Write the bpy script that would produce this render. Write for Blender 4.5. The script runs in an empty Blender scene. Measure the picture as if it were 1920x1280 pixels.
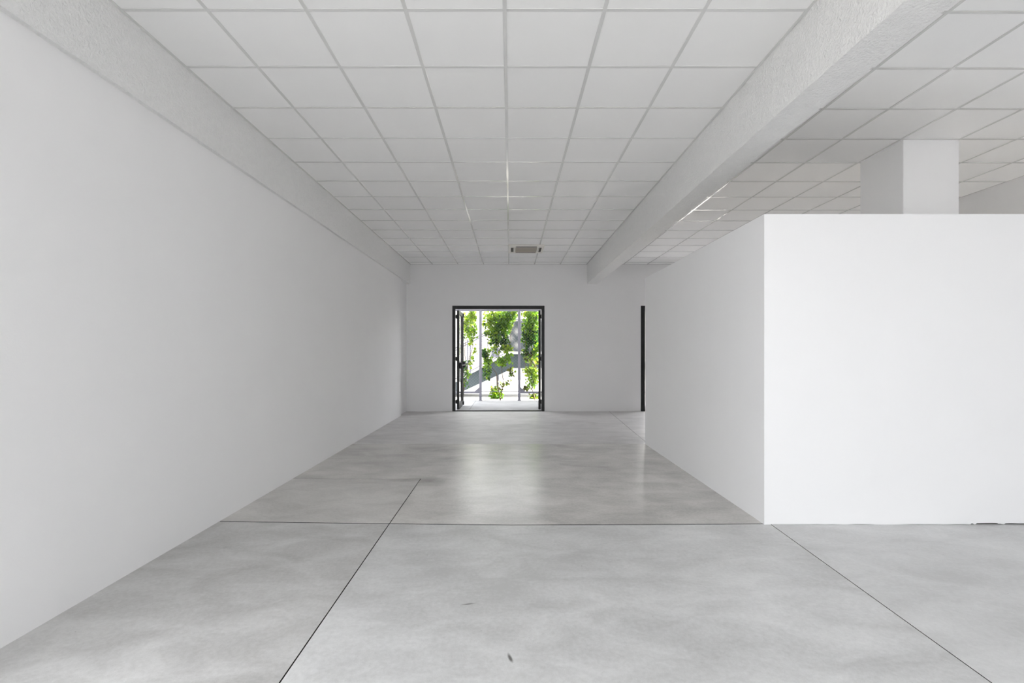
import bpy, bmesh, math, random
from mathutils import Vector, Matrix, noise

# ----------------------------------------------------------------- camera, light, exposure
SC = bpy.context.scene
COL = SC.collection
PI = math.pi
R = random.Random(11)

CAM_H = 1.40                 # eye height
F = 926.0                    # focal length in pixels of the 1920 wide frame
VPX, VPY = 957.0, 660.0      # vanishing point of the room's long axis

cam_d = bpy.data.cameras.new('camera')
cam = bpy.data.objects.new('camera', cam_d)
COL.objects.link(cam)
cam.location = (0, 0, CAM_H)
cam.rotation_euler = (PI / 2, 0, 0)
cam_d.sensor_width = 36.0
cam_d.lens = 36.0 * F / 1920.0
cam_d.shift_x = (960.0 - VPX) / 1920.0
cam_d.shift_y = (VPY - 640.0) / 1920.0
cam_d.clip_start = 0.05
cam_d.clip_end = 300
SC.camera = cam

SC.view_settings.view_transform = 'Standard'
SC.view_settings.look = 'None'
SC.view_settings.gamma = 1.0
SC.view_settings.use_curve_mapping = False
SC.view_settings.exposure = 2.56
SC.cycles.max_bounces = 12
SC.cycles.diffuse_bounces = 8
SC.cycles.glossy_bounces = 4
SC.cycles.sample_clamp_indirect = 8.0
SC.cycles.caustics_reflective = False
SC.cycles.caustics_refractive = False

world = bpy.data.worlds.new('sky')
SC.world = world
world.use_nodes = True
bg = world.node_tree.nodes['Background']
bg.inputs['Color'].default_value = (0.95, 0.97, 1.0, 1)
bg.inputs['Strength'].default_value = 1.0

sun_d = bpy.data.lights.new('sun', 'SUN')
sun_d.energy = 9.0
sun_d.color = (1.0, 0.97, 0.92)
sun_d.angle = 0.0093
sun = bpy.data.objects.new('sun', sun_d)
COL.objects.link(sun)
sun.rotation_euler = Vector((0.62, 0.04, 0.78)).to_track_quat('Z', 'Y').to_euler()

# ----------------------------------------------------------------- measures of the room
CEIL = 3.476                 # underside of the ceiling grid
Y_BACK = 11.69               # inner face of the far wall
Y_OUT = 11.95                # outer face of the far wall
Y_REAR = -2.4                # wall behind the camera
X_LEFT = -2.41
X_RIGHT = 6.06
BEAM_Z = 3.015               # underside of the downstand beams
REAR_OPEN = (0.3, 3.2, 0.0, 3.0)   # glazed opening behind the camera
ADDED_SIDE_OPENS = ((5.1, 6.1, 0.0, 1.1),)     # unseen opening added behind the partition to brighten the right-hand ceiling
LEFT_OPEN = (-2.3, 1.75, 0.0, 3.1)    # glazed opening in the left wall, beside the camera
DOORS = ((-1.376, 0.808, 0.07), (3.087, 5.28, 0.10))
DOOR_H = 2.5


def portal(name, x0, x1, z0, z1, y, facing):
    d = bpy.data.lights.new(name, 'AREA')
    d.shape = 'RECTANGLE'
    d.size, d.size_y = x1 - x0, z1 - z0
    d.cycles.is_portal = True
    o = bpy.data.objects.new(name, d)
    COL.objects.link(o)
    o.location = ((x0 + x1) / 2, y, (z0 + z1) / 2)
    o.rotation_euler = (PI / 2 if facing > 0 else -PI / 2, 0, 0)


portal('daylight_portal_rear', REAR_OPEN[0], REAR_OPEN[1], REAR_OPEN[2], REAR_OPEN[3], Y_REAR - 0.1, 1)
for so_ in ADDED_SIDE_OPENS + (LEFT_OPEN,):
    left_ = so_ is LEFT_OPEN
    d_ = bpy.data.lights.new('daylight_portal_side', 'AREA')
    d_.shape = 'RECTANGLE'
    d_.size, d_.size_y = so_[1] - so_[0], so_[3]
    d_.cycles.is_portal = True
    o_ = bpy.data.objects.new('daylight_portal_side', d_)
    COL.objects.link(o_)
    o_.location = (X_LEFT - 0.1 if left_ else X_RIGHT + 0.1, (so_[0] + so_[1]) / 2, so_[3] / 2)
    o_.rotation_euler = (PI / 2, 0, -PI / 2 if left_ else PI / 2)
for dr_ in DOORS:
    portal('daylight_portal_door', dr_[0], dr_[1], 0, DOOR_H, Y_OUT + 0.02, -1)


# ----------------------------------------------------------------- materials
def new_mat(name):
    m = bpy.data.materials.new(name)
    m.use_nodes = True
    nt = m.node_tree
    b = nt.nodes['Principled BSDF']
    return m, nt, b


def node(nt, typ, **kw):
    n = nt.nodes.new(typ)
    for k, v in kw.items():
        setattr(n, k, v)
    return n


def noise_tex(nt, vec, scale, detail=4, rough=0.55, dist=0.0):
    n = node(nt, 'ShaderNodeTexNoise')
    n.inputs['Scale'].default_value = scale
    n.inputs['Detail'].default_value = detail
    n.inputs['Roughness'].default_value = rough
    n.inputs['Distortion'].default_value = dist
    if vec is not None:
        nt.links.new(vec, n.inputs['Vector'])
    return n


def math_n(nt, op, a, b=None, clamp=False):
    n = node(nt, 'ShaderNodeMath', operation=op, use_clamp=clamp)
    for i, v in enumerate((a, b)):
        if v is None:
            continue
        if isinstance(v, (int, float)):
            n.inputs[i].default_value = v
        else:
            nt.links.new(v, n.inputs[i])
    return n.outputs[0]


def ramp(nt, fac, stops):
    n = node(nt, 'ShaderNodeValToRGB')
    e = n.color_ramp.elements
    while len(e) < len(stops):
        e.new(0.5)
    for i, (p, c) in enumerate(stops):
        e[i].position = p
        e[i].color = c if len(c) == 4 else (*c, 1)
    nt.links.new(fac, n.inputs[0])
    return n.outputs[0]


def plain(name, col, rough=0.5, spec=0.5, metal=0.0, var=0.03, scale=6.0, bump=0.0, bscale=60.0):
    m, nt, b = new_mat(name)
    geo = node(nt, 'ShaderNodeNewGeometry')
    n = noise_tex(nt, geo.outputs['Position'], scale, 4)
    lo = tuple(max(0, c * (1 - var)) for c in col)
    hi = tuple(min(1, c * (1 + var)) for c in col)
    c = ramp(nt, n.outputs['Fac'], [(0.3, lo), (0.7, hi)])
    nt.links.new(c, b.inputs['Base Color'])
    b.inputs['Roughness'].default_value = rough
    b.inputs['Specular IOR Level'].default_value = spec
    b.inputs['Metallic'].default_value = metal
    if bump > 0:
        bn = noise_tex(nt, geo.outputs['Position'], bscale, 5, 0.6)
        bp = node(nt, 'ShaderNodeBump')
        bp.inputs['Strength'].default_value = bump
        bp.inputs['Distance'].default_value = 0.02
        nt.links.new(bn.outputs['Fac'], bp.inputs['Height'])
        nt.links.new(bp.outputs[0], b.inputs['Normal'])
    return m


WALL = plain('white_wall_paint', (0.855, 0.853, 0.857), 0.85, 0.15, var=0.008, scale=1.5, bump=0.05, bscale=90)
BOXW = plain('white_partition_paint', (0.885, 0.885, 0.89), 0.8, 0.15, var=0.006, scale=1.5)
PLASTER = plain('rough_white_plaster', (0.885, 0.885, 0.88), 0.9, 0.1, var=0.02, scale=25, bump=0.8, bscale=55)
TILE = plain('mineral_ceiling_tile', (0.925, 0.925, 0.92), 0.9, 0.1, var=0.008, scale=2.0, bump=0.03, bscale=150)
GRID = plain('enamelled_ceiling_grid', (0.72, 0.72, 0.71), 0.10, 0.7, var=0.01)
VOIDM = plain('ceiling_void_grey', (0.55, 0.55, 0.54), 0.9, 0.1)
BLACK = plain('black_painted_steel', (0.012, 0.012, 0.013), 0.45, 0.4, var=0.1)
STEEL = plain('galvanised_steel_grey', (0.17, 0.17, 0.205), 0.55, 0.4, var=0.08)
STEELD = plain('stair_steel_paint', (0.055, 0.072, 0.085), 0.6, 0.35, var=0.12, scale=3)
WIRE = plain('wire_grey', (0.16, 0.16, 0.18), 0.5, 0.5)
PLASTIC = plain('cream_plastic', (0.80, 0.78, 0.73), 0.45, 0.5, var=0.01)
GRILLE = plain('taupe_grille_plastic', (0.46, 0.42, 0.37), 0.6, 0.4, var=0.03)
SLOT = plain('shaded_air_slot', (0.05, 0.045, 0.04), 0.7, 0.3)
LANDING = plain('pale_cement_paving', (0.37, 0.37, 0.385), 0.75, 0.3, var=0.12, scale=2.2)
GROUND = plain('sunny_pale_paving', (0.30, 0.29, 0.275), 0.9, 0.2, var=0.06, scale=1.2)
ASPHALT = plain('grey_asphalt', (0.24, 0.24, 0.245), 0.95, 0.2, var=0.08, scale=4)
HOUSE = plain('cream_render', (0.52, 0.50, 0.47), 0.9, 0.1, var=0.03, scale=0.8)
SHADOWG = plain('shade_canopy_grey', (0.6, 0.6, 0.6), 0.9, 0.1)  # only for the canopy added above the landing
WINFR = plain('violet_grey_window_frame', (0.16, 0.15, 0.18), 0.6, 0.3)
BARK = plain('vine_bark', (0.16, 0.11, 0.07), 0.9, 0.2, var=0.2, scale=20)
JOINT = plain('dark_joint_filler', (0.012, 0.012, 0.012), 0.9, 0.1)


def glass_mat(name, tint):
    m, nt, b = new_mat(name)
    b.inputs['Base Color'].default_value = (*tint, 1)
    b.inputs['Roughness'].default_value = 0.02
    b.inputs['Transmission Weight'].default_value = 1.0
    b.inputs['IOR'].default_value = 1.45
    return m


GLASS = glass_mat('clear_door_glass', (0.95, 0.97, 0.97))
PANE = plain('window_pane', (0.06, 0.06, 0.085), 0.3, 0.3)


def concrete(name, c_lo, c_hi, r0, r1, seed, stains=(), spec=0.4):
    m, nt, b = new_mat(name)
    geo = node(nt, 'ShaderNodeNewGeometry')
    off = node(nt, 'ShaderNodeVectorMath', operation='ADD')
    nt.links.new(geo.outputs['Position'], off.inputs[0])
    off.inputs[1].default_value = (seed * 3.7, seed * 1.9, 0)
    p = off.outputs[0]
    big = noise_tex(nt, p, 0.7, 4, 0.5, 0.3)
    sw = node(nt, 'ShaderNodeMapping')
    sw.inputs['Scale'].default_value = (1.0, 1.7, 1.0)
    sw.inputs['Rotation'].default_value = (0, 0, 0.35)
    nt.links.new(p, sw.inputs['Vector'])
    mid = noise_tex(nt, sw.outputs[0], 2.3, 9, 0.62, 0.5)
    fine = noise_tex(nt, p, 38, 6, 0.7)
    grit = noise_tex(nt, p, 210, 3, 0.7)
    s = math_n(nt, 'MULTIPLY', big.outputs['Fac'], 0.31)
    s = math_n(nt, 'ADD', s, math_n(nt, 'MULTIPLY', mid.outputs['Fac'], 0.36))
    s = math_n(nt, 'ADD', s, math_n(nt, 'MULTIPLY', fine.outputs['Fac'], 0.21))
    s = math_n(nt, 'ADD', s, math_n(nt, 'MULTIPLY', grit.outputs['Fac'], 0.12))
    mid_c = tuple((a + c) / 2 for a, c in zip(c_lo, c_hi))
    col = ramp(nt, s, [(0.405, c_lo), (0.5, mid_c), (0.595, c_hi)])
    # scattered dark specks
    vo = node(nt, 'ShaderNodeTexVoronoi')
    vo.inputs['Scale'].default_value = 5.5
    nt.links.new(p, vo.inputs['Vector'])
    sp = math_n(nt, 'LESS_THAN', vo.outputs['Distance'], 0.022)
    mx = node(nt, 'ShaderNodeMix', data_type='RGBA')
    nt.links.new(math_n(nt, 'MULTIPLY', sp, 0.5), mx.inputs[0])
    nt.links.new(col, mx.inputs[6])
    mx.inputs[7].default_value = (0.12, 0.115, 0.11, 1)
    col = mx.outputs[2]
    for (cx, cy, rx, ry, rot, amt, scol) in stains:
        sub = node(nt, 'ShaderNodeVectorMath', operation='SUBTRACT')
        nt.links.new(geo.outputs['Position'], sub.inputs[0])
        sub.inputs[1].default_value = (cx, cy, 0)
        wob = noise_tex(nt, p, 9, 3)
        wv = node(nt, 'ShaderNodeVectorMath', operation='MULTIPLY_ADD')
        nt.links.new(wob.outputs['Color'], wv.inputs[0])
        wv.inputs[1].default_value = (rx * 0.7, ry * 0.7, 0)
        nt.links.new(sub.outputs[0], wv.inputs[2])
        mp = node(nt, 'ShaderNodeMapping', vector_type='TEXTURE')
        mp.inputs['Location'].default_value = (rx * 0.35, ry * 0.35, 0)
        mp.inputs['Rotation'].default_value = (0, 0, rot)
        mp.inputs['Scale'].default_value = (rx, ry, 1)
        nt.links.new(wv.outputs[0], mp.inputs['Vector'])
        ln = node(nt, 'ShaderNodeVectorMath', operation='LENGTH')
        nt.links.new(mp.outputs[0], ln.inputs[0])
        f = math_n(nt, 'SUBTRACT', 1.0, ln.outputs['Value'], clamp=True)
        f = math_n(nt, 'MULTIPLY', f, amt * 1.8, clamp=True)
        mx = node(nt, 'ShaderNodeMix', data_type='RGBA')
        nt.links.new(f, mx.inputs[0])
        nt.links.new(col, mx.inputs[6])
        mx.inputs[7].default_value = (*scol, 1)
        col = mx.outputs[2]
    nt.links.new(col, b.inputs['Base Color'])
    rr = math_n(nt, 'ADD', math_n(nt, 'MULTIPLY', big.outputs['Fac'], r1 - r0), r0)
    nt.links.new(rr, b.inputs['Roughness'])
    b.inputs['Specular IOR Level'].default_value = spec
    bp = node(nt, 'ShaderNodeBump')
    bp.inputs['Strength'].default_value = 0.06
    bp.inputs['Distance'].default_value = 0.004
    nt.links.new(fine.outputs['Fac'], bp.inputs['Height'])
    nt.links.new(bp.outputs[0], b.inputs['Normal'])
    return m


def leaf_mat(name, dark, light, trans):
    m, nt, b = new_mat(name)
    out = nt.nodes['Material Output']
    geo = node(nt, 'ShaderNodeNewGeometry')
    c = ramp(nt, geo.outputs['Random Per Island'], [(0.0, dark), (1.0, light)])
    nt.links.new(c, b.inputs['Base Color'])
    b.inputs['Roughness'].default_value = 0.5
    tr = node(nt, 'ShaderNodeBsdfTranslucent')
    tc = ramp(nt, geo.outputs['Random Per Island'], [(0.0, tuple(x * 0.55 for x in trans)), (1.0, trans)])
    nt.links.new(tc, tr.inputs['Color'])
    mx = node(nt, 'ShaderNodeMixShader')
    mx.inputs[0].default_value = 0.5
    nt.links.new(b.outputs[0], mx.inputs[1])
    nt.links.new(tr.outputs[0], mx.inputs[2])
    nt.links.new(mx.outputs[0], out.inputs['Surface'])
    return m


LEAF = leaf_mat('bright_vine_leaf', (0.020, 0.080, 0.003), (0.11, 0.23, 0.008), (0.32, 0.58, 0.02))
LEAFD = leaf_mat('deep_green_leaf', (0.006, 0.030, 0.004), (0.028, 0.095, 0.009), (0.05, 0.16, 0.012))
LEAFY = leaf_mat('sunlit_yellow_green_leaf', (0.06, 0.13, 0.005), (0.21, 0.31, 0.015), (0.50, 0.66, 0.035))  # yellow-green, brightened so sun shining through is partly in the colour
LEAFB = leaf_mat('olive_brown_leaf', (0.022, 0.028, 0.004), (0.09, 0.10, 0.016), (0.13, 0.14, 0.02))


# ----------------------------------------------------------------- mesh helpers
def obj(name, bm, mat, parent=None, smooth=False, loc=None):
    me = bpy.data.meshes.new(name)
    bm.normal_update()
    bm.to_mesh(me)
    bm.free()
    if smooth:
        for p in me.polygons:
            p.use_smooth = True
    if mat:
        me.materials.append(mat)
    o = bpy.data.objects.new(name, me)
    COL.objects.link(o)
    if parent is not None:
        o.parent = parent
    if loc is not None:
        o.location = loc
    return o


def empty(name, loc=(0, 0, 0)):
    o = bpy.data.objects.new(name, None)
    o.empty_display_size = 0.2
    o.location = loc
    COL.objects.link(o)
    return o


def struct(o, label=None):
    o['kind'] = 'structure'
    if label:
        o['label'] = label
    return o


def tag(o, label, cat, group=None):
    o['label'] = label
    o['category'] = cat
    if group:
        o['group'] = group
    return o


def box(bm, x0, x1, y0, y1, z0, z1, bev=0.0, mtx=None):
    g = bmesh.ops.create_cube(bm, size=1.0)
    vs = g['verts']
    for v in vs:
        v.co = Vector((x0 + (v.co.x + 0.5) * (x1 - x0), y0 + (v.co.y + 0.5) * (y1 - y0), z0 + (v.co.z + 0.5) * (z1 - z0)))
        if mtx is not None:
            v.co = mtx @ v.co
    if bev > 0:
        es = list({e for v in vs for e in v.link_edges})
        bmesh.ops.bevel(bm, geom=es, offset=bev, segments=1, affect='EDGES', profile=0.5)
    return vs


def tube(bm, pts, r, n=8, cap=True):
    rings = []
    pts = [Vector(p) for p in pts]
    for i, p in enumerate(pts):
        d = (pts[min(i + 1, len(pts) - 1)] - pts[max(i - 1, 0)]).normalized()
        up = Vector((0, 0, 1)) if abs(d.z) < 0.9 else Vector((0, 1, 0))
        a = d.cross(up).normalized()
        b_ = d.cross(a).normalized()
        rr = r[i] if isinstance(r, (list, tuple)) else r
        rings.append([bm.verts.new(p + (a * math.cos(2 * PI * k / n) + b_ * math.sin(2 * PI * k / n)) * rr) for k in range(n)])
    for r0, r1 in zip(rings, rings[1:]):
        for k in range(n):
            bm.faces.new((r0[k], r0[(k + 1) % n], r1[(k + 1) % n], r1[k]))
    if cap and n > 2:
        bm.faces.new(rings[0][::-1])
        bm.faces.new(rings[-1])


def prism(bm, poly, axis, a0, a1):
    """extrude a 2D polygon along an axis; poly is in the other two coordinates"""
    def mk(p, a):
        if axis == 'y':
            return Vector((p[0], a, p[1]))
        if axis == 'z':
            return Vector((p[0], p[1], a))
        return Vector((a, p[0], p[1]))
    v0 = [bm.verts.new(mk(p, a0)) for p in poly]
    v1 = [bm.verts.new(mk(p, a1)) for p in poly]
    n = len(poly)
    for i in range(n):
        bm.faces.new((v0[i], v0[(i + 1) % n], v1[(i + 1) % n], v1[i]))
    f0 = bm.faces.new(v0[::-1])
    f1 = bm.faces.new(v1)
    bmesh.ops.recalc_face_normals(bm, faces=bm.faces)
    return f0, f1


BM = bmesh.new


# ================================================================= FLOOR
def inset_poly(poly, gaps):
    """move every edge i (poly[i] -> poly[i+1]) inwards by gaps[i]; poly counter-clockwise"""
    n = len(poly)
    out = []
    for i in range(n):
        p0, p1, p2 = Vector(poly[i - 1]), Vector(poly[i]), Vector(poly[(i + 1) % n])
        d0, d1 = (p1 - p0).normalized(), (p2 - p1).normalized()
        n0, n1 = Vector((-d0.y, d0.x)), Vector((-d1.y, d1.x))
        g0, g1 = gaps[i - 1], gaps[i]
        den = d0.x * d1.y - d0.y * d1.x
        if abs(den) < 0.15:
            out.append(p1 + (n0 + n1).normalized() * (g0 + g1) / 2)
        else:
            a, b_ = p0 + n0 * g0, p1 + n1 * g1
            t = ((b_.x - a.x) * d1.y - (b_.y - a.y) * d1.x) / den
            out.append(a + d0 * t)
    return out


XL, XR = -2.46, X_RIGHT
bm = BM()
box(bm, XL, XR, Y_REAR, Y_BACK + 0.1, -0.25, -0.022)
floor = struct(obj('floor', bm, JOINT))

jB = [(XL, 4.092), (-1.74, 4.058), (-0.988, 4.033), (0.0, 4.001), (1.053, 4.012), (2.12, 4.03)]   # cross saw-cut, left to right
A0, A1 = (-0.955, Y_REAR), (-0.988, 4.033)
A2 = (-0.993, 5.455)
C0 = (XL, 5.47)
D0, D1 = (XL, 7.545), (2.10, 7.535)
E0 = (1.85, Y_REAR)
F1 = (2.34, Y_BACK + 0.1)
BW = 2.12
W, G, GB = 0.0, 0.0035, 0.006           # at a wall / a saw-cut
g2 = 0.0018                  # tight cold joint
BR = (0.115, 0.105, 0.09)
c_front = concrete('polished_concrete_near', (0.47, 0.47, 0.465), (0.70, 0.702, 0.70), 0.34, 0.46, 1.0,
                   [(0.0, 2.266, 0.011, 0.045, 0.25, 0.9, (0.12, 0.115, 0.11)),
                    (-0.235, 2.746, 0.05, 0.010, 0.25, 0.7, (0.15, 0.145, 0.14))])
c_frontl = concrete('polished_concrete_near_left', (0.41, 0.405, 0.395), (0.64, 0.637, 0.63), 0.34, 0.46, 2.0)
c_frontr = concrete('polished_concrete_near_right', (0.50, 0.50, 0.497), (0.68, 0.682, 0.68), 0.34, 0.46, 3.0)
c_midl = concrete('polished_concrete_middle_left', (0.45, 0.438, 0.42), (0.69, 0.676, 0.655), 0.27, 0.33, 4.0,
                  [(-1.12, 5.40, 0.36, 0.09, 0.0, 0.22, BR)])
c_mid = concrete('polished_concrete_middle', (0.45, 0.437, 0.418), (0.69, 0.675, 0.650), 0.235, 0.28, 8.0,
                 [(-0.90, 5.36, 0.28, 0.24, 0.0, 0.28, BR)], spec=0.25)
c_far = concrete('floated_concrete_far', (0.48, 0.468, 0.468), (0.69, 0.676, 0.676), 0.42, 0.5, 6.0, spec=0.32)


def slab(poly, gaps, mat):
    p = inset_poly(poly, gaps)
    b_ = BM()
    prism(b_, [(v.x, v.y) for v in p], 'z', -0.024, 0.0)
    o = obj('floor_slab', b_, mat, floor)
    o.data.materials.append(JOINT)           # the sawn flanks are filled dark
    for f in o.data.polygons:
        if abs(f.normal.z) < 0.5:
            f.material_index = 1
    return o


slab([(XL, Y_REAR), A0, A1, jB[1], jB[0]], [W, G, GB, GB, W], c_frontl)
slab([A0, E0, jB[5], jB[4], jB[3], A1], [W, G * .8, GB, GB, GB, G], c_front)
slab([E0, (XR, Y_REAR), (XR, 4.03), jB[5]], [W, W, G, G * .8], c_frontr)
slab([jB[0], jB[1], A1, A2, C0], [GB, GB, G, g2, W], c_midl)
slab([A1, jB[3], jB[4], jB[5], D1, D0, C0, A2], [GB, GB, GB, G, g2, W, g2, G], c_mid)
slab([jB[5], (XR, 4.03), (XR, 7.53), D1], [G, W, g2, G], c_mid)
slab([D0, D1, F1, (XL, Y_BACK + 0.1)], [g2, G * .6, W, W], c_far)
slab([D1, (XR, 7.53), (XR, Y_BACK + 0.1), F1], [g2, W, W, G * .6], c_far)

# ================================================================= WALLS
# left wall with its shallow set-back at the far end
bm = BM()
box(bm, -2.75, X_LEFT, Y_REAR, LEFT_OPEN[0], -0.05, CEIL + 0.15)
box(bm, -2.75, X_LEFT, LEFT_OPEN[0], LEFT_OPEN[1], LEFT_OPEN[3], CEIL + 0.15)
bmesh.ops.remove_doubles(bm, verts=bm.verts, dist=1e-5)
prism(bm, [(X_LEFT, LEFT_OPEN[1]), (X_LEFT, 10.9), (-2.462, 10.9), (-2.462, Y_OUT), (-2.75, Y_OUT), (-2.75, LEFT_OPEN[1])], 'z', -0.05, CEIL + 0.15)
wall_left = struct(obj('wall_left', bm, WALL))


def wall_with_holes(name, x0, x1, z0, z1, y0, y1, holes, mat):
    """one wall along x with rectangular openings (x0, x1, z0, z1), all standing on z0 = 0"""
    b_ = BM()
    cur = x0
    for (a, c, h0, h1) in sorted(holes):
        box(b_, cur, a, y0, y1, z0, z1)
        box(b_, a, c, y0, y1, h1, z1)
        if h0 > 0.01:
            box(b_, a, c, y0, y1, z0, h0)
        cur = c
    box(b_, cur, x1, y0, y1, z0, z1)
    bmesh.ops.remove_doubles(b_, verts=b_.verts, dist=1e-5)
    return struct(obj(name, b_, mat))


wall_with_holes('wall_back', -2.462, X_RIGHT, -0.05, CEIL + 0.15, Y_BACK, Y_OUT,
                [(d[0], d[1], 0, DOOR_H) for d in DOORS], WALL)
bm = BM()
cur = Y_REAR - 0.3
for so_ in ADDED_SIDE_OPENS:
    box(bm, X_RIGHT, X_RIGHT + 0.3, cur, so_[0], -0.05, CEIL + 0.15)
    box(bm, X_RIGHT, X_RIGHT + 0.3, so_[0], so_[1], so_[3], CEIL + 0.15)
    cur = so_[1]
box(bm, X_RIGHT, X_RIGHT + 0.3, cur, Y_OUT, -0.05, CEIL + 0.15)
bmesh.ops.remove_doubles(bm, verts=bm.verts, dist=1e-5)
struct(obj('wall_right', bm, WALL))
wall_with_holes('wall_rear', -2.75, X_RIGHT, -0.05, CEIL + 0.15, Y_REAR - 0.3, Y_REAR, [REAR_OPEN], WALL)


# downstand beams: rough plaster, edges a little uneven
def rough_beam(name, x0, x1, y0, y1, z0, z1, seed, amp=0.006, uneven=()):
    b_ = BM()
    nseg = 260
    nx, nz = 4, 6
    prof = [(x0, z1)] + [(x0, z1 + (z0 - z1) * k / nz) for k in range(1, nz)] + \
           [(x0 + (x1 - x0) * k / nx, z0) for k in range(nx + 1)] + \
           [(x1, z0 + (z1 - z0) * k / nz) for k in range(1, nz + 1)]
    rows = []
    for i in range(nseg + 1):
        t = (i / nseg) ** 1.25
        y = y0 + (y1 - y0) * t
        row = []
        for (x, z) in prof:
            q = Vector((x * 6 + seed, y * 4.0, z * 6))
            d = noise.noise(q) * amp + noise.noise(q * 3.1) * amp * 0.5
            e = noise.noise(q * 1.7 + Vector((9, 3, 1))) * amp
            dx = d if x in (x0, x1) else 0
            dz = e if z == z0 else 0
            if z == z1:
                dx = d * 0.5
            row.append(b_.verts.new((x + dx, y, z + dz)))
        rows.append(row)
    n = len(prof)
    for r0, r1 in zip(rows, rows[1:]):
        for k in range(n - 1):
            b_.faces.new((r0[k], r0[k + 1], r1[k + 1], r1[k]))
        b_.faces.new((r0[n - 1], r0[0], r1[0], r1[n - 1]))
    b_.faces.new(rows[0])
    b_.faces.new(rows[-1][::-1])
    bmesh.ops.recalc_face_normals(b_, faces=b_.faces)
    return struct(obj(name, b_, PLASTER, smooth=False))


rough_beam('trim_1', -2.60, -2.375, Y_REAR, Y_BACK + 0.02, BEAM_Z, CEIL + 0.02, 1.0, 0.004)
rough_beam('ceiling_beam', 1.815, 2.052, Y_REAR, Y_BACK + 0.02, BEAM_Z, CEIL + 0.1, 5.0, 0.006)

# partition box on the right, 2.52 m high and open on top
BOX_H = 2.522
BX0, BY0, BY1 = 2.062, 4.012, 7.515
base = [(BX0, 0.0)]
x = BX0
while x < 3.6:
    x += R.uniform(0.05, 0.12)
    base.append((x, R.uniform(0.0, 0.004)))
base += [(3.737, 0.002), (3.745, 0.009), (3.757, 0.011), (3.763, 0.003), (3.78, 0.002), (3.788, 0.012), (3.83, 0.013), (3.90, 0.014),
         (3.955, 0.013), (3.968, 0.005), (3.98, 0.008), (3.99, 0.003), (4.012, 0.002), (4.022, 0.011), (4.07, 0.012), (4.15, 0.010),
         (4.22, 0.012), (4.3, 0.009), (4.42, 0.011), (4.44, 0.003), (X_RIGHT, 0.003)]
bm = BM()
prism(bm, base + [(X_RIGHT, BOX_H), (BX0, BOX_H)], 'y', BY0, BY0 + 0.1)
struct(obj('wall_partition_front', bm, BOXW))
bm = BM()
prism(bm, [(BX0, BY0 + 0.1), (BX0 + 0.1, BY0 + 0.1), (BX0 + 0.088, BY1), (BX0 - 0.012, BY1)], 'z', 0.0, BOX_H)
struct(obj('wall_partition_side', bm, BOXW))
bm = BM()
box(bm, BX0 + 0.088, X_RIGHT, BY1 - 0.1, BY1, 0, BOX_H)
struct(obj('wall_partition_back', bm, BOXW))

# square column rising behind the partition
bm = BM()
box(bm, 3.845, 4.39, 4.832, 5.43, 0, CEIL + 0.05, bev=0.004)
struct(obj('column', bm, BOXW))

# ================================================================= CEILING
bm = BM()
box(bm, -2.75, X_RIGHT + 0.3, Y_REAR - 0.3, Y_OUT, CEIL + 0.15, CEIL + 0.4)
ceiling = struct(obj('ceiling', bm, VOIDM))
TZ = CEIL + 0.003
LX = [-2.375, -1.842, -1.240, -0.637, -0.035, 0.572, 1.178, 1.815]
RX = [2.05, 2.676, 3.238, 3.815, 4.385, 4.945, 5.51, X_RIGHT]
YROWS_L = [3.0 + 0.6 * k for k in range(-2, 15)] + [Y_BACK]
YROWS_R = [3.02 + 0.6 * k for k in range(-2, 15)] + [Y_BACK]
tile_mesh = {}


def tile(x0, x1, y0, y1):
    key = (round(x1 - x0, 3), round(y1 - y0, 3))
    if key not in tile_mesh:
        b_ = BM()
        w, d = (key[0] - 0.004) / 2, (key[1] - 0.004) / 2
        box(b_, -w, w, -d, d, 0, 0.018, bev=0.002)
        o = obj('ceiling_tile', b_, TILE, ceiling)
        tile_mesh[key] = o.data
    else:
        o = bpy.data.objects.new('ceiling_tile', tile_mesh[key])
        COL.objects.link(o)
        o.parent = ceiling
    o.location = ((x0 + x1) / 2, (y0 + y1) / 2, TZ + R.uniform(0, 0.0012))


for xs, ys in ((LX, YROWS_L), (RX, YROWS_R)):
    for a, b_ in zip(xs, xs[1:]):
        for c, d in zip(ys, ys[1:]):
            tile(a, b_, c, d)
    # plain panels over the camera and behind it
    bm = BM()
    box(bm, xs[0], xs[-1], Y_REAR, ys[0], TZ, TZ + 0.018)
    obj('ceiling_panel', bm, TILE, ceiling)

TW = 0.012


def runner(x0, x1, y0, y1, name):
    b_ = BM()
    box(b_, x0, x1, y0, y1, CEIL, CEIL + 0.0035, bev=0.001)
    if x1 - x0 < y1 - y0:
        box(b_, (x0 + x1) / 2 - 0.004, (x0 + x1) / 2 + 0.004, y0, y1, CEIL + 0.003, CEIL + 0.04)
    return obj(name, b_, GRID, ceiling)


for xs, ys in ((LX, YROWS_L), (RX, YROWS_R)):
    for x in xs[1:-1]:
        runner(x - TW, x + TW, ys[0], Y_BACK, 'main_runner')
    runner(xs[0], xs[0] + 0.022, ys[0], Y_BACK, 'edge_trim')
    runner(xs[-1] - 0.022, xs[-1], ys[0], Y_BACK, 'edge_trim')
    ex = [xs[0] + 0.022 - TW] + xs[1:-1] + [xs[-1] - 0.022 + TW]
    for y in ys[1:-1]:
        for a, b_ in zip(ex, ex[1:]):
            runner(a + TW, b_ - TW, y - TW, y + TW, 'cross_tee')
    for a, b_ in zip(ex, ex[1:]):
        runner(a + TW, b_ - TW, Y_BACK - 0.02, Y_BACK, 'edge_trim')

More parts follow.
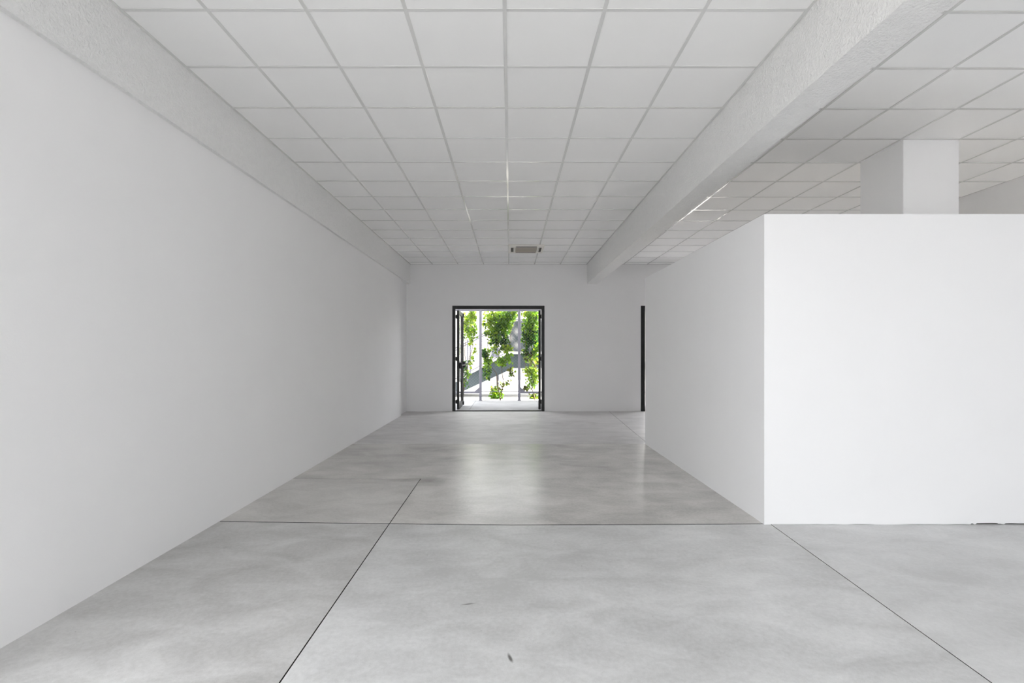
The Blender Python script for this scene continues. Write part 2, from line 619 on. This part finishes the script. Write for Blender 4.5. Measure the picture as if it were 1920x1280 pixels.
# ================================================================= DOORS
def door_leaf(parent, hinge, angle, flip, w, h, push_bar=True):
    """steel and glass leaf; built along +y from the hinge, thickness along x; flip = -1 mirrors x"""
    M = Matrix.Translation(hinge) @ Matrix.Rotation(angle, 4, 'Z') @ Matrix.Scale(flip, 4, (1, 0, 0))
    T = 0.055
    def fin(name, b_, mat, par, smooth=False):
        for v in b_.verts:
            v.co = M @ v.co
        bmesh.ops.recalc_face_normals(b_, faces=b_.faces)
        return obj(name, b_, mat, par, smooth)
    b_ = BM()
    box(b_, 0, T, 0, 0.09, 0.01, h, bev=0.004)
    box(b_, 0, T, w - 0.09, w, 0.01, h, bev=0.004)
    box(b_, 0, T, 0.09, w - 0.09, h - 0.09, h)
    box(b_, 0, T, 0.09, w - 0.09, 0.01, 0.14)
    leaf = fin('door_leaf', b_, BLACK, parent)
    b_ = BM()
    box(b_, T * 0.5 - 0.004, T * 0.5 + 0.004, 0.085, w - 0.085, 0.135, h - 0.085)
    fin('glass_pane', b_, GLASS, leaf)
    # push bar across the inner face with its two brackets
    if push_bar:
        b_ = BM()
        tube(b_, [(T + 0.055, 0.05, 1.07), (T + 0.055, w - 0.03, 1.07)], 0.018, 10)
        fin('push_bar', b_, BLACK, leaf, True)
        for yy in (0.045, w - 0.045):
            b_ = BM()
            box(b_, T, T + 0.07, yy - 0.035, yy + 0.035, 1.0, 1.15, bev=0.012)
            fin('push_bar_bracket', b_, BLACK, leaf)
    # vertical latch rod with its top and bottom housings
    b_ = BM()
    tube(b_, [(T + 0.012, w - 0.045, 0.03), (T + 0.012, w - 0.045, h - 0.02)], 0.008, 8)
    fin('latch_rod', b_, BLACK, leaf, True)
    for z in (0.02, h - 0.09):
        b_ = BM()
        box(b_, T, T + 0.03, w - 0.075, w - 0.015, z, z + 0.09, bev=0.008)
        fin('latch_housing', b_, BLACK, leaf)
    for z in (0.20, 1.24, 2.26):
        b_ = BM()
        tube(b_, [(-0.012, -0.012, z - 0.05), (-0.012, -0.012, z + 0.05)], 0.014, 10)
        box(b_, -0.075, 0.004, -0.03, -0.006, z - 0.035, z + 0.035)
        fin('hinge', b_, BLACK, leaf)
    return leaf


for i, (dx0, dx1, fw) in enumerate(DOORS):
    d = empty('door_%d' % (i + 1), ((dx0 + dx1) / 2, Y_BACK, 0))
    struct(d)
    off = Vector(d.location)
    inv = Matrix.Translation(-off)
    bm = BM()
    y0, y1 = Y_BACK - 0.004, Y_BACK + 0.09
    box(bm, dx0, dx0 + fw, y0, y1, 0, DOOR_H, bev=0.003)
    box(bm, dx1 - fw, dx1, y0, y1, 0, DOOR_H, bev=0.003)
    box(bm, dx0 + fw, dx1 - fw, y0, y1, DOOR_H - 0.08, DOOR_H, bev=0.003)
    bm.transform(inv)
    obj('door_frame', bm, BLACK, d)
    bm = BM()
    box(bm, dx0 + fw, dx1 - fw, Y_BACK - 0.004, Y_BACK + 0.09, 0.0, 0.02, bev=0.004)
    bm.transform(inv)
    obj('threshold', bm, BLACK, d)
    wl = (dx1 - dx0 - 2 * fw) / 2 - 0.01
    door_leaf(d, Vector((dx0 + fw + 0.006, 12.0, 0)) - off, 0.0, 1, 1.0, 2.42)
    door_leaf(d, Vector((dx1 - fw - 0.004, 12.0, 0)) - off, -math.radians(9), -1, 1.0, 2.42, False)

# frame of the glazed opening behind the camera
wn = struct(empty('window_1', ((REAR_OPEN[0] + REAR_OPEN[1]) / 2, Y_REAR - 0.15, 0)))
bm = BM()
hw = (REAR_OPEN[1] - REAR_OPEN[0]) / 2
for x in (-hw, -hw / 2, 0, hw / 2, hw):
    xx = min(max(x, -hw + 0.03), hw - 0.03)
    box(bm, xx - 0.03, xx + 0.03, -0.04, 0.04, 0, REAR_OPEN[3])
box(bm, -hw, hw, -0.04, 0.04, REAR_OPEN[3] - 0.06, REAR_OPEN[3])
box(bm, -hw, hw, -0.04, 0.04, 0.0, 0.05)
obj('window_frame', bm, BLACK, wn)
for i, so_ in enumerate(ADDED_SIDE_OPENS + (LEFT_OPEN,)):
    wn = struct(empty('window_%d' % (i + 2), (X_LEFT - 0.15 if so_ is LEFT_OPEN else X_RIGHT + 0.15, (so_[0] + so_[1]) / 2, 0)))  # the right-wall window is unseen, added only to let light in
    bm = BM()
    hw = (so_[1] - so_[0]) / 2
    for x in (-hw + 0.03, -hw / 2, 0, hw / 2, hw - 0.03):
        box(bm, -0.04, 0.04, x - 0.03, x + 0.03, 0, so_[3])
    box(bm, -0.04, 0.04, -hw, hw, so_[3] - 0.06, so_[3])
    box(bm, -0.04, 0.04, -hw, hw, 0.0, 0.05)
    obj('window_frame', bm, BLACK, wn)

# ================================================================= CEILING CASSETTE
AX0, AX1, AY0, AY1 = -0.04, 0.665, 9.53, 10.235
ac = empty('air_conditioner', ((AX0 + AX1) / 2, (AY0 + AY1) / 2, CEIL))
tag(ac, 'cream square air conditioner cassette set flush in the white grid ceiling', 'air conditioner')
H2 = (AX1 - AX0) / 2
bm = BM()
# flat panel with a chamfered rim
box(bm, -H2, H2, -H2, H2, -0.030, 0.002, bev=0.010)
obj('panel', bm, PLASTIC, ac)
S = 0.205
for k in range(4):
    rot = Matrix.Rotation(k * PI / 2, 4, 'Z')
    bm = BM()
    box(bm, -S, S, -H2 + 0.050, -H2 + 0.112, -0.0312, -0.028, mtx=rot)  # dark strip proud of the panel, painted for the shade inside a slot
    obj('air_slot_shade', bm, SLOT, ac)
    if k % 2:
        bm = BM()
        box(bm, -S + 0.004, S - 0.004, -H2 + 0.098, -H2 + 0.108, -0.0335, -0.0305, bev=0.001, mtx=rot)
        obj('louver', bm, PLASTIC, ac)
    bm = BM()
    box(bm, -S - 0.012, S + 0.012, -H2 + 0.116, -H2 + 0.130, -0.034, -0.028, bev=0.002, mtx=rot)
    obj('grille_frame', bm, PLASTIC, ac)
bm = BM()
box(bm, -0.215, 0.215, -0.215, 0.215, -0.0325, -0.028)
gr = obj('intake_grille', bm, GRILLE, ac)
for k in range(14):
    y = -0.2 + 0.4 * k / 13
    bm = BM()
    box(bm, -0.21, 0.21, y - 0.006, y + 0.006, -0.036, -0.031)
    obj('grille_bar', bm, GRILLE, gr)

# ================================================================= OUTSIDE
def P(px, py, Y):
    """world point at depth Y measured at a place in the photograph"""
    return Vector(((px - VPX) * Y / F, Y, CAM_H + (VPY - py) * Y / F))


bm = BM()
box(bm, -90, 90, 14.42, 120, -0.4, -0.06)
box(bm, -90, -2.75, Y_REAR - 0.3, 14.42, -0.4, -0.06)
box(bm, X_RIGHT + 0.3, 90, Y_REAR - 0.3, 14.42, -0.4, -0.06)
struct(obj('ground', bm, GROUND), 'pale sunlit paving around the building')
bm = BM()
box(bm, -90, 90, -90, Y_REAR - 0.3, -0.4, -0.06)
struct(obj('forecourt', bm, ASPHALT))
landing = struct(empty('landing', (0, 13.2, 0)))
xs = [-2.75, -1.0, 0.75, 2.5, 4.3, 6.36]
for a, b_ in zip(xs, xs[1:]):
    bm = BM()
    box(bm, a + 0.003, b_ - 0.003, Y_BACK + 0.1 - 13.2, 14.42 - 13.2, -0.3, -0.004, bev=0.003)
    obj('paving_slab', bm, LANDING, landing)
bm = BM()
box(bm, -2.75, 6.36, Y_OUT, 14.8, 5.6, 5.85)  # unseen slab, added to keep the sun off the landing
struct(obj('added_shade_canopy', bm, SHADOWG))
bm = BM()
box(bm, -2.75, 6.36, Y_REAR - 0.3, Y_OUT, CEIL + 0.4, 5.85)
struct(obj('wall_upper', bm, HOUSE))

# ---- mesh fence along the landing edge
FY = 14.33
fence = empty('mesh_fence', (0, FY, 0))
tag(fence, 'grey steel mesh fence with slim posts along the landing outside the open door', 'fence')
posts = [-2.62, P(901, 700, FY).x, P(973.5, 700, FY).x, 2.05, 3.55, 5.1, 6.3]
for x in posts:
    bm = BM()
    box(bm, x - 0.038, x + 0.038, -0.03, 0.03, -0.004, 2.64, bev=0.006)
    ob = obj('post', bm, STEEL, fence)
    bm = BM()
    box(bm, x - 0.05, x + 0.05, -0.05, 0.05, -0.004, 0.012)
    obj('base_plate', bm, STEEL, ob)
for k, (a, b_) in enumerate(zip(posts, posts[1:])):
    framed = k != 1
    bm = BM()
    if framed:
        box(bm, a, b_, -0.022, 0.022, 0.205, 0.262)
    else:
        tube(bm, [(a, 0, 0.262), (b_, 0, 0.262)], 0.011, 8)
    obj('bottom_rail', bm, STEEL, fence)
    bm = BM()
    box(bm, a, b_, -0.022, 0.022, 2.585, 2.64)
    obj('top_rail', bm, STEEL, fence)
    if framed:
        for s, xx in ((1, a + 0.03), (-1, b_ - 0.03)):
            bm = BM()
            prism(bm, [(xx, 0.25), (xx + s * 0.16, 0.25), (xx, 0.39)], 'y', -0.018, 0.018)
            obj('gusset', bm, STEEL, fence)
    # chain-link wires, both diagonals
    bm = BM()
    z0, z1 = 0.23, 2.6
    pitch = 0.085
    for s in (1, -1):
        t = -(z1 - z0)
        while t < (b_ - a):
            pts = []
            xs0, xs1 = a + t, a + t + (z1 - z0)
            u0, u1 = max(xs0, a), min(xs1, b_)
            if u1 - u0 > 0.02:
                za, zb = z0 + (u0 - xs0), z0 + (u1 - xs0)
                if s < 0:
                    za, zb = z1 - (za - z0), z1 - (zb - z0)
                tube(bm, [(u0, s * 0.002, za), (u1, s * 0.002, zb)], 0.0012, 3, cap=False)
            t += pitch
    w = obj('wire_mesh', bm, WIRE, fence)
    w['kind'] = 'stuff'

# ---- outdoor steel staircase climbing to the right
SY0, SY1 = 16.2, 17.35
s0 = SY0 / F
XS = P(951, 0, SY0).x               # where the flight meets the landing
zt, zb = P(0, 664, SY0).z, P(0, 690, SY0).z
slope = 0.545
XG = XS - (zt + 0.06) / slope       # foot of the flight
XE = 4.2
stairs = empty('staircase', (XS, SY0, -0.06))
tag(stairs, 'grey steel outdoor staircase rising to a raised landing behind the mesh fence', 'staircase')
so = Matrix.Translation(-Vector(stairs.location))


def sp(name, b_, mat, par=stairs, smooth=False):
    b_.transform(so)
    return obj(name, b_, mat, par, smooth)


dz = zt - zb
for yy in (SY0, SY1):
    bm = BM()
    prism(bm, [(XG, -0.06), (XG + (dz - 0.06) / slope, -0.06), (XS + 0.20, zb), (XE, zb), (XE, zt), (XS, zt)], 'y', yy, yy + 0.012)
    st = sp('stringer', bm, STEELD)
    bm = BM()
    for (q0, q1) in (((XG, -0.055), (XS, zt)), ((XS, zt), (XE, zt))):
        prism(bm, [(q0[0], q0[1] - 0.012), (q1[0], q1[1] - 0.012), q1, q0], 'y', yy - 0.03, yy + 0.03)
    sp('top_flange', bm, STEELD, st)
ntr = 8
for k in range(ntr):
    x = XG + (XS - XG) * (k + 0.5) / ntr
    z = -0.06 + (zt + 0.06) * (k + 1) / (ntr + 0.3) - 0.12
    bm = BM()
    box(bm, x - 0.14, x + 0.14, SY0 + 0.012, SY1, z, z + 0.035)
    sp('tread', bm, STEELD)
bm = BM()
box(bm, XS + 0.02, XE, SY0 + 0.012, SY1, zt - 0.12, zt - 0.06)
sp('platform', bm, STEELD)
for xx, yy in ((P(933, 0, SY1).x, SY1 - 0.05), (1.9, SY0 + 0.12), (3.9, SY0 + 0.12), (1.9, SY1 - 0.08), (3.9, SY1 - 0.08)):
    top = zb + 0.2 if xx > XS else zb - 0.05 - (XS + 0.2 - xx) * slope + 0.14
    bm = BM()
    box(bm, xx - 0.04, xx + 0.04, yy - 0.04, yy + 0.04, -0.06, top)
    sp('support_post', bm, STEEL)
for yy in (SY0 + 0.006, SY1 + 0.006):
    bm = BM()
    tube(bm, [(XG + 0.1, yy, 1.14), (XS + 0.12, yy, zt + 1.15), (XE, yy, zt + 1.15)], 0.019, 8)
    sp('handrail', bm, STEEL, smooth=True)
    bm = BM()
    tube(bm, [(XG + 0.1, yy, 0.14), (XS + 0.05, yy, zt + 0.10), (XE, yy, zt + 0.10)], 0.012, 8)
    sp('lower_rail', bm, STEEL, smooth=True)
    for xx in (XG + 0.15, XG + 1.25, XS + 0.02, XS + 1.2, XS + 2.4, XE - 0.05):
        zz = min(zt, -0.06 + (xx - XG) * slope)
        bm = BM()
        box(bm, xx - 0.018, xx + 0.018, yy - 0.018, yy + 0.018, zz - 0.2, min(zt + 1.15, zz + 1.2))
        sp('baluster_post', bm, STEEL)
    # guard of woven wire: open on the flight, close-woven round the landing
    for (x0, x1, pit, rad, nm) in ((XG + 0.12, XS, 0.07, 0.0025, 'flight_guard_mesh'), (XS + 0.02, XE, 0.032, 0.0062, 'landing_guard_mesh')):
        bm = BM()
        hgt = 1.03
        for s in (1, -1):
            t = -hgt
            while t < x1 - x0:
                u0, u1 = max(t, 0), min(t + hgt, x1 - x0)
                if u1 - u0 > 0.02:
                    def zoff(u):
                        return (0.12 + u * slope - 0.0) if x1 <= XS + 0.001 else zt + 0.10
                    h0, h1 = u0 - t, u1 - t
                    if s < 0:
                        h0, h1 = hgt - h0, hgt - h1
                    tube(bm, [(x0 + u0, yy + s * rad, zoff(u0) + h0), (x0 + u1, yy + s * rad, zoff(u1) + h1)], rad, 3, cap=False)
                t += pit
        w = sp(nm, bm, STEELD)
        w['kind'] = 'stuff'

# ---- pale house across the yard
HY = 27.0
house = empty('house', (0, HY, -0.06))
tag(house, 'pale rendered house across the sunny yard behind the staircase', 'house')
ho = Matrix.Translation(-Vector(house.location))
wc = P(928, 661, HY)
wins = [(wc.x, wc.z, 0.38, 0.42), (P(880, 610, HY).x, P(0, 607, HY).z, 0.40, 0.42), (1.2, wc.z, 0.38, 0.42), (-5.2, wc.z, 0.38, 0.42),
        (1.2, 3.6, 0.40, 0.42)]
bm = BM()
box(bm, -11, 11, HY, HY + 8, -0.06, 5.2)
bm.transform(ho)
hw_ = obj('house_wall', bm, HOUSE, house)
bm = BM()
prism(bm, [(HY - 0.5, 5.2), (HY + 8.5, 5.2), (HY + 4, 6.6)], 'x', -11.5, 11.5)
bm.transform(ho)
obj('roof', bm, HOUSE, house)
for (x, z, a, c) in wins:
    bm = BM()
    box(bm, x - a / 2 - 0.05, x + a / 2 + 0.05, HY - 0.05, HY + 0.01, z - c / 2 - 0.05, z - c / 2)
    box(bm, x - a / 2 - 0.05, x + a / 2 + 0.05, HY - 0.05, HY + 0.01, z + c / 2, z + c / 2 + 0.05)
    for q in (-0.5, 0, 0.5):
        box(bm, x + q * a - 0.025, x + q * a + 0.025, HY - 0.05, HY + 0.01, z - c / 2, z + c / 2)
    box(bm, x - a / 2, x + a / 2, HY - 0.045, HY + 0.01, z - 0.02, z + 0.02)
    bm.transform(ho)
    f = obj('window', bm, WINFR, house)
    bm = BM()
    box(bm, x - a / 2, x + a / 2, HY - 0.02, HY + 0.005, z - c / 2, z + c / 2)
    bm.transform(ho)
    obj('pane', bm, PANE, f)


# ---- vines and shrubs
def leaf(bm, c, size, rng):
    """lobed vine leaf, folded along the midrib"""
    d = Vector((rng.uniform(-1, 1), rng.uniform(-1, 1), rng.uniform(-1.3, 0.3))).normalized()
    nrm = Vector((rng.uniform(-0.8, 0.8), rng.uniform(-0.9, 0.6), rng.uniform(0.0, 1.2)))
    side = d.cross(nrm).normalized()
    up = side.cross(d).normalized()
    def v(a, b_, h):
        return bm.verts.new(c + d * a * size + side * b_ * size + up * h * size)
    stem, mid, tip = v(-0.5, 0, 0), v(0.05, 0, -0.06), v(0.62, 0, 0.02)
    for s in (1, -1):
        p1, p2, p3, p4 = v(-0.62, 0.24 * s, 0.06), v(-0.15, 0.52 * s, 0.12), v(0.05, 0.30 * s, 0.05), v(0.33, 0.34 * s, 0.08)
        if s > 0:
            bm.faces.new((stem, p1, p2, mid))
            bm.faces.new((mid, p2, p3))
            bm.faces.new((mid, p3, p4, tip))
        else:
            bm.faces.new((mid, p2, p1, stem))
            bm.faces.new((p3, p2, mid))
            bm.faces.new((tip, p4, p3, mid))


def plant(name, label, cat, stems, clumps, mats, seed, group=None, size=0.076, dens=1.6):
    rng = random.Random(seed)
    root = Vector(stems[0][0])
    e = empty(name, (root.x, root.y, root.z))
    tag(e, label, cat, group)
    inv = Matrix.Translation(-root)
    for s in stems:
        b_ = BM()
        pts = []
        for p, q in zip(s, s[1:]):
            p, q = Vector(p), Vector(q)
            for k in range(5):
                pts.append(p.lerp(q, k / 5) + Vector((rng.uniform(-1, 1), rng.uniform(-1, 1), 0)) * (0.025 if (k or pts) else 0))
        pts.append(Vector(s[-1]))
        n = len(pts)
        tube(b_, pts, [0.013 * (1 - 0.75 * i / (n - 1)) for i in range(n)], 6)
        b_.transform(inv)
        obj('stem', b_, BARK, e, True)
    bms = [BM() for _ in mats]
    for (px, py, rx, ry, Y, ry_d, cnt, m) in clumps:
        c = P(px, py, Y)
        sx, sz = rx * Y / F, ry * Y / F
        tr = 7.5 / max(rx, ry)
        for k in range(int(cnt * dens)):
            # loose tufts inside the clump, thinning out towards its rim
            if k % 6 == 0:
                while True:
                    tu, tw, td = rng.gauss(0, 0.55), rng.gauss(0, 0.55), rng.uniform(-1, 1)
                    if tu * tu + tw * tw < 1.1:
                        break
            u, w_ = tu + rng.gauss(0, 0.4) * tr, tw + rng.gauss(0, 0.45) * tr
            u, w_ = max(-1.15, min(1.15, u)), max(-1.15, min(1.15, w_))
            q = c + Vector((u * sx, (td * 0.8 + rng.uniform(-0.2, 0.2)) * ry_d, w_ * sz))
            mm = m if rng.random() < 0.72 else rng.choice((0, 0, 1, 2))
            leaf(bms[min(mm, len(mats) - 1)], q, size * rng.uniform(0.55, 1.3), rng)
    for b_, mat in zip(bms, mats):
        if not len(b_.verts):
            b_.free()
            continue
        b_.transform(inv)
        o = obj('leaves', b_, mat, e)
        o['kind'] = 'stuff'


VY = 14.75


def S(*pp):
    return [tuple(P(px, py, VY)) for px, py in pp]


plant('climbing_vine', 'bright green climbing vine massed on the fence between its two posts', 'plant',
      [S((938, 753), (944, 720), (940, 690), (930, 640), (948, 590)), S((938, 753), (930, 700), (914, 680), (916, 640), (912, 590)),
       S((940, 690), (958, 640), (962, 585))],
      [(942, 605, 20, 22, VY, 0.3, 420, 0), (957, 592, 12, 11, VY, 0.3, 190, 0), (934, 625, 14, 16, VY, 0.3, 170, 0),
       (918, 605, 11, 18, VY, 0.3, 75, 2), (945, 640, 12, 18, VY, 0.3, 150, 1), (928, 643, 12, 8, VY, 0.3, 70, 1),
       (914, 675, 8, 18, VY, 0.25, 150, 0), (910, 665, 5, 9, VY, 0.25, 50, 1), (913, 700, 7, 13, VY, 0.25, 60, 1),
       (938, 680, 9, 12, VY, 0.25, 80, 0), (952, 672, 9, 10, VY, 0.25, 50, 0), (922, 630, 12, 8, VY, 0.25, 30, 2),
       (950, 652, 10, 7, VY, 0.25, 60, 2), (958, 697, 7, 7, VY, 0.2, 22, 3), (924, 655, 12, 10, VY, 0.25, 22, 2), (917, 596, 10, 13, VY, 0.3, 60, 2), (919, 622, 11, 12, VY, 0.3, 40, 2), (930, 590, 10, 6, VY, 0.3, 40, 2)],
      [LEAF, LEAFD, LEAFY, LEAFB], 3)
plant('climbing_vine', 'sparse yellow-green vine on the fence beside the left door leaf', 'plant',
      [S((866, 752), (874, 700), (872, 640), (890, 586)), S((874, 700), (885, 650), (893, 600))],
      [(886, 596, 8, 12, VY, 0.3, 115, 2), (876, 604, 9, 20, VY, 0.3, 110, 2), (882, 625, 11, 12, VY, 0.3, 50, 2), (889, 620, 5, 12, VY, 0.25, 40, 0), (878, 626, 9, 10, VY, 0.25, 40, 0),
       (887, 642, 6, 5, VY, 0.2, 16, 2), (884, 678, 6, 12, VY, 0.2, 22, 2), (872, 690, 6, 16, VY, 0.25, 45, 1), (872, 720, 7, 16, VY, 0.25, 30, 1),
       (880, 700, 7, 9, VY, 0.2, 18, 0), (889, 658, 5, 5, VY, 0.2, 9, 2)],
      [LEAF, LEAFD, LEAFY], 5)
plant('climbing_vine', 'dense dark green vine hanging on the fence beside the right door leaf', 'plant',
      [S((1003, 752), (998, 720), (1004, 690), (990, 640), (1000, 590)), S((998, 720), (987, 700), (984, 650), (987, 600))],
      [(995, 610, 15, 16, VY, 0.3, 200, 0), (996, 627, 15, 22, VY + 0.1, 0.3, 330, 1), (995, 640, 15, 16, VY + 0.1, 0.3, 160, 1),
       (990, 588, 10, 7, VY, 0.3, 70, 2), (1003, 592, 10, 9, VY, 0.3, 80, 0), (1002, 660, 8, 14, VY, 0.3, 110, 0),
       (997, 678, 13, 14, VY, 0.3, 80, 3), (995, 697, 13, 8, VY, 0.3, 85, 2), (997, 714, 10, 15, VY, 0.25, 110, 0), (989, 728, 8, 5, VY, 0.25, 26, 3),
       (1006, 700, 8, 14, VY, 0.25, 60, 2), (986, 660, 8, 6, VY, 0.25, 40, 1)],
      [LEAF, LEAFD, LEAFY, LEAFB], 7)
SHY = 15.55


def S2(*pp):
    return [tuple(P(px, py, SHY)) for px, py in pp]


plant('shrub', 'small bushy green shrub at the foot of the fence between the posts', 'plant',
      [S2((929, 747), (928, 742), (924, 733)), S2((929, 747), (934, 738), (944, 722), (955, 714)), S2((929, 747), (920, 735))],
      [(931, 741, 11, 9, SHY, 0.2, 150, 0), (929, 735, 9, 9, SHY, 0.2, 40, 2), (928, 729, 6, 6, SHY, 0.2, 18, 3), (945, 720, 11, 5, SHY, 0.15, 26, 3),
       (939, 728, 9, 3, SHY, 0.15, 12, 3), (954, 716, 5, 2, SHY, 0.1, 6, 3)],
      [LEAF, LEAFD, LEAFY, LEAFB], 9, size=0.075)
plant('shrub', 'low brownish shrub at the foot of the fence by the right door leaf', 'plant',
      [S2((1003, 747), (1002, 744), (1006, 737)), S2((1003, 747), (996, 746))],
      [(1003, 744, 10, 7, SHY, 0.2, 80, 3), (1000, 748, 12, 4, SHY, 0.2, 26, 2)],
      [LEAF, LEAFD, LEAFY, LEAFB], 13, size=0.07)
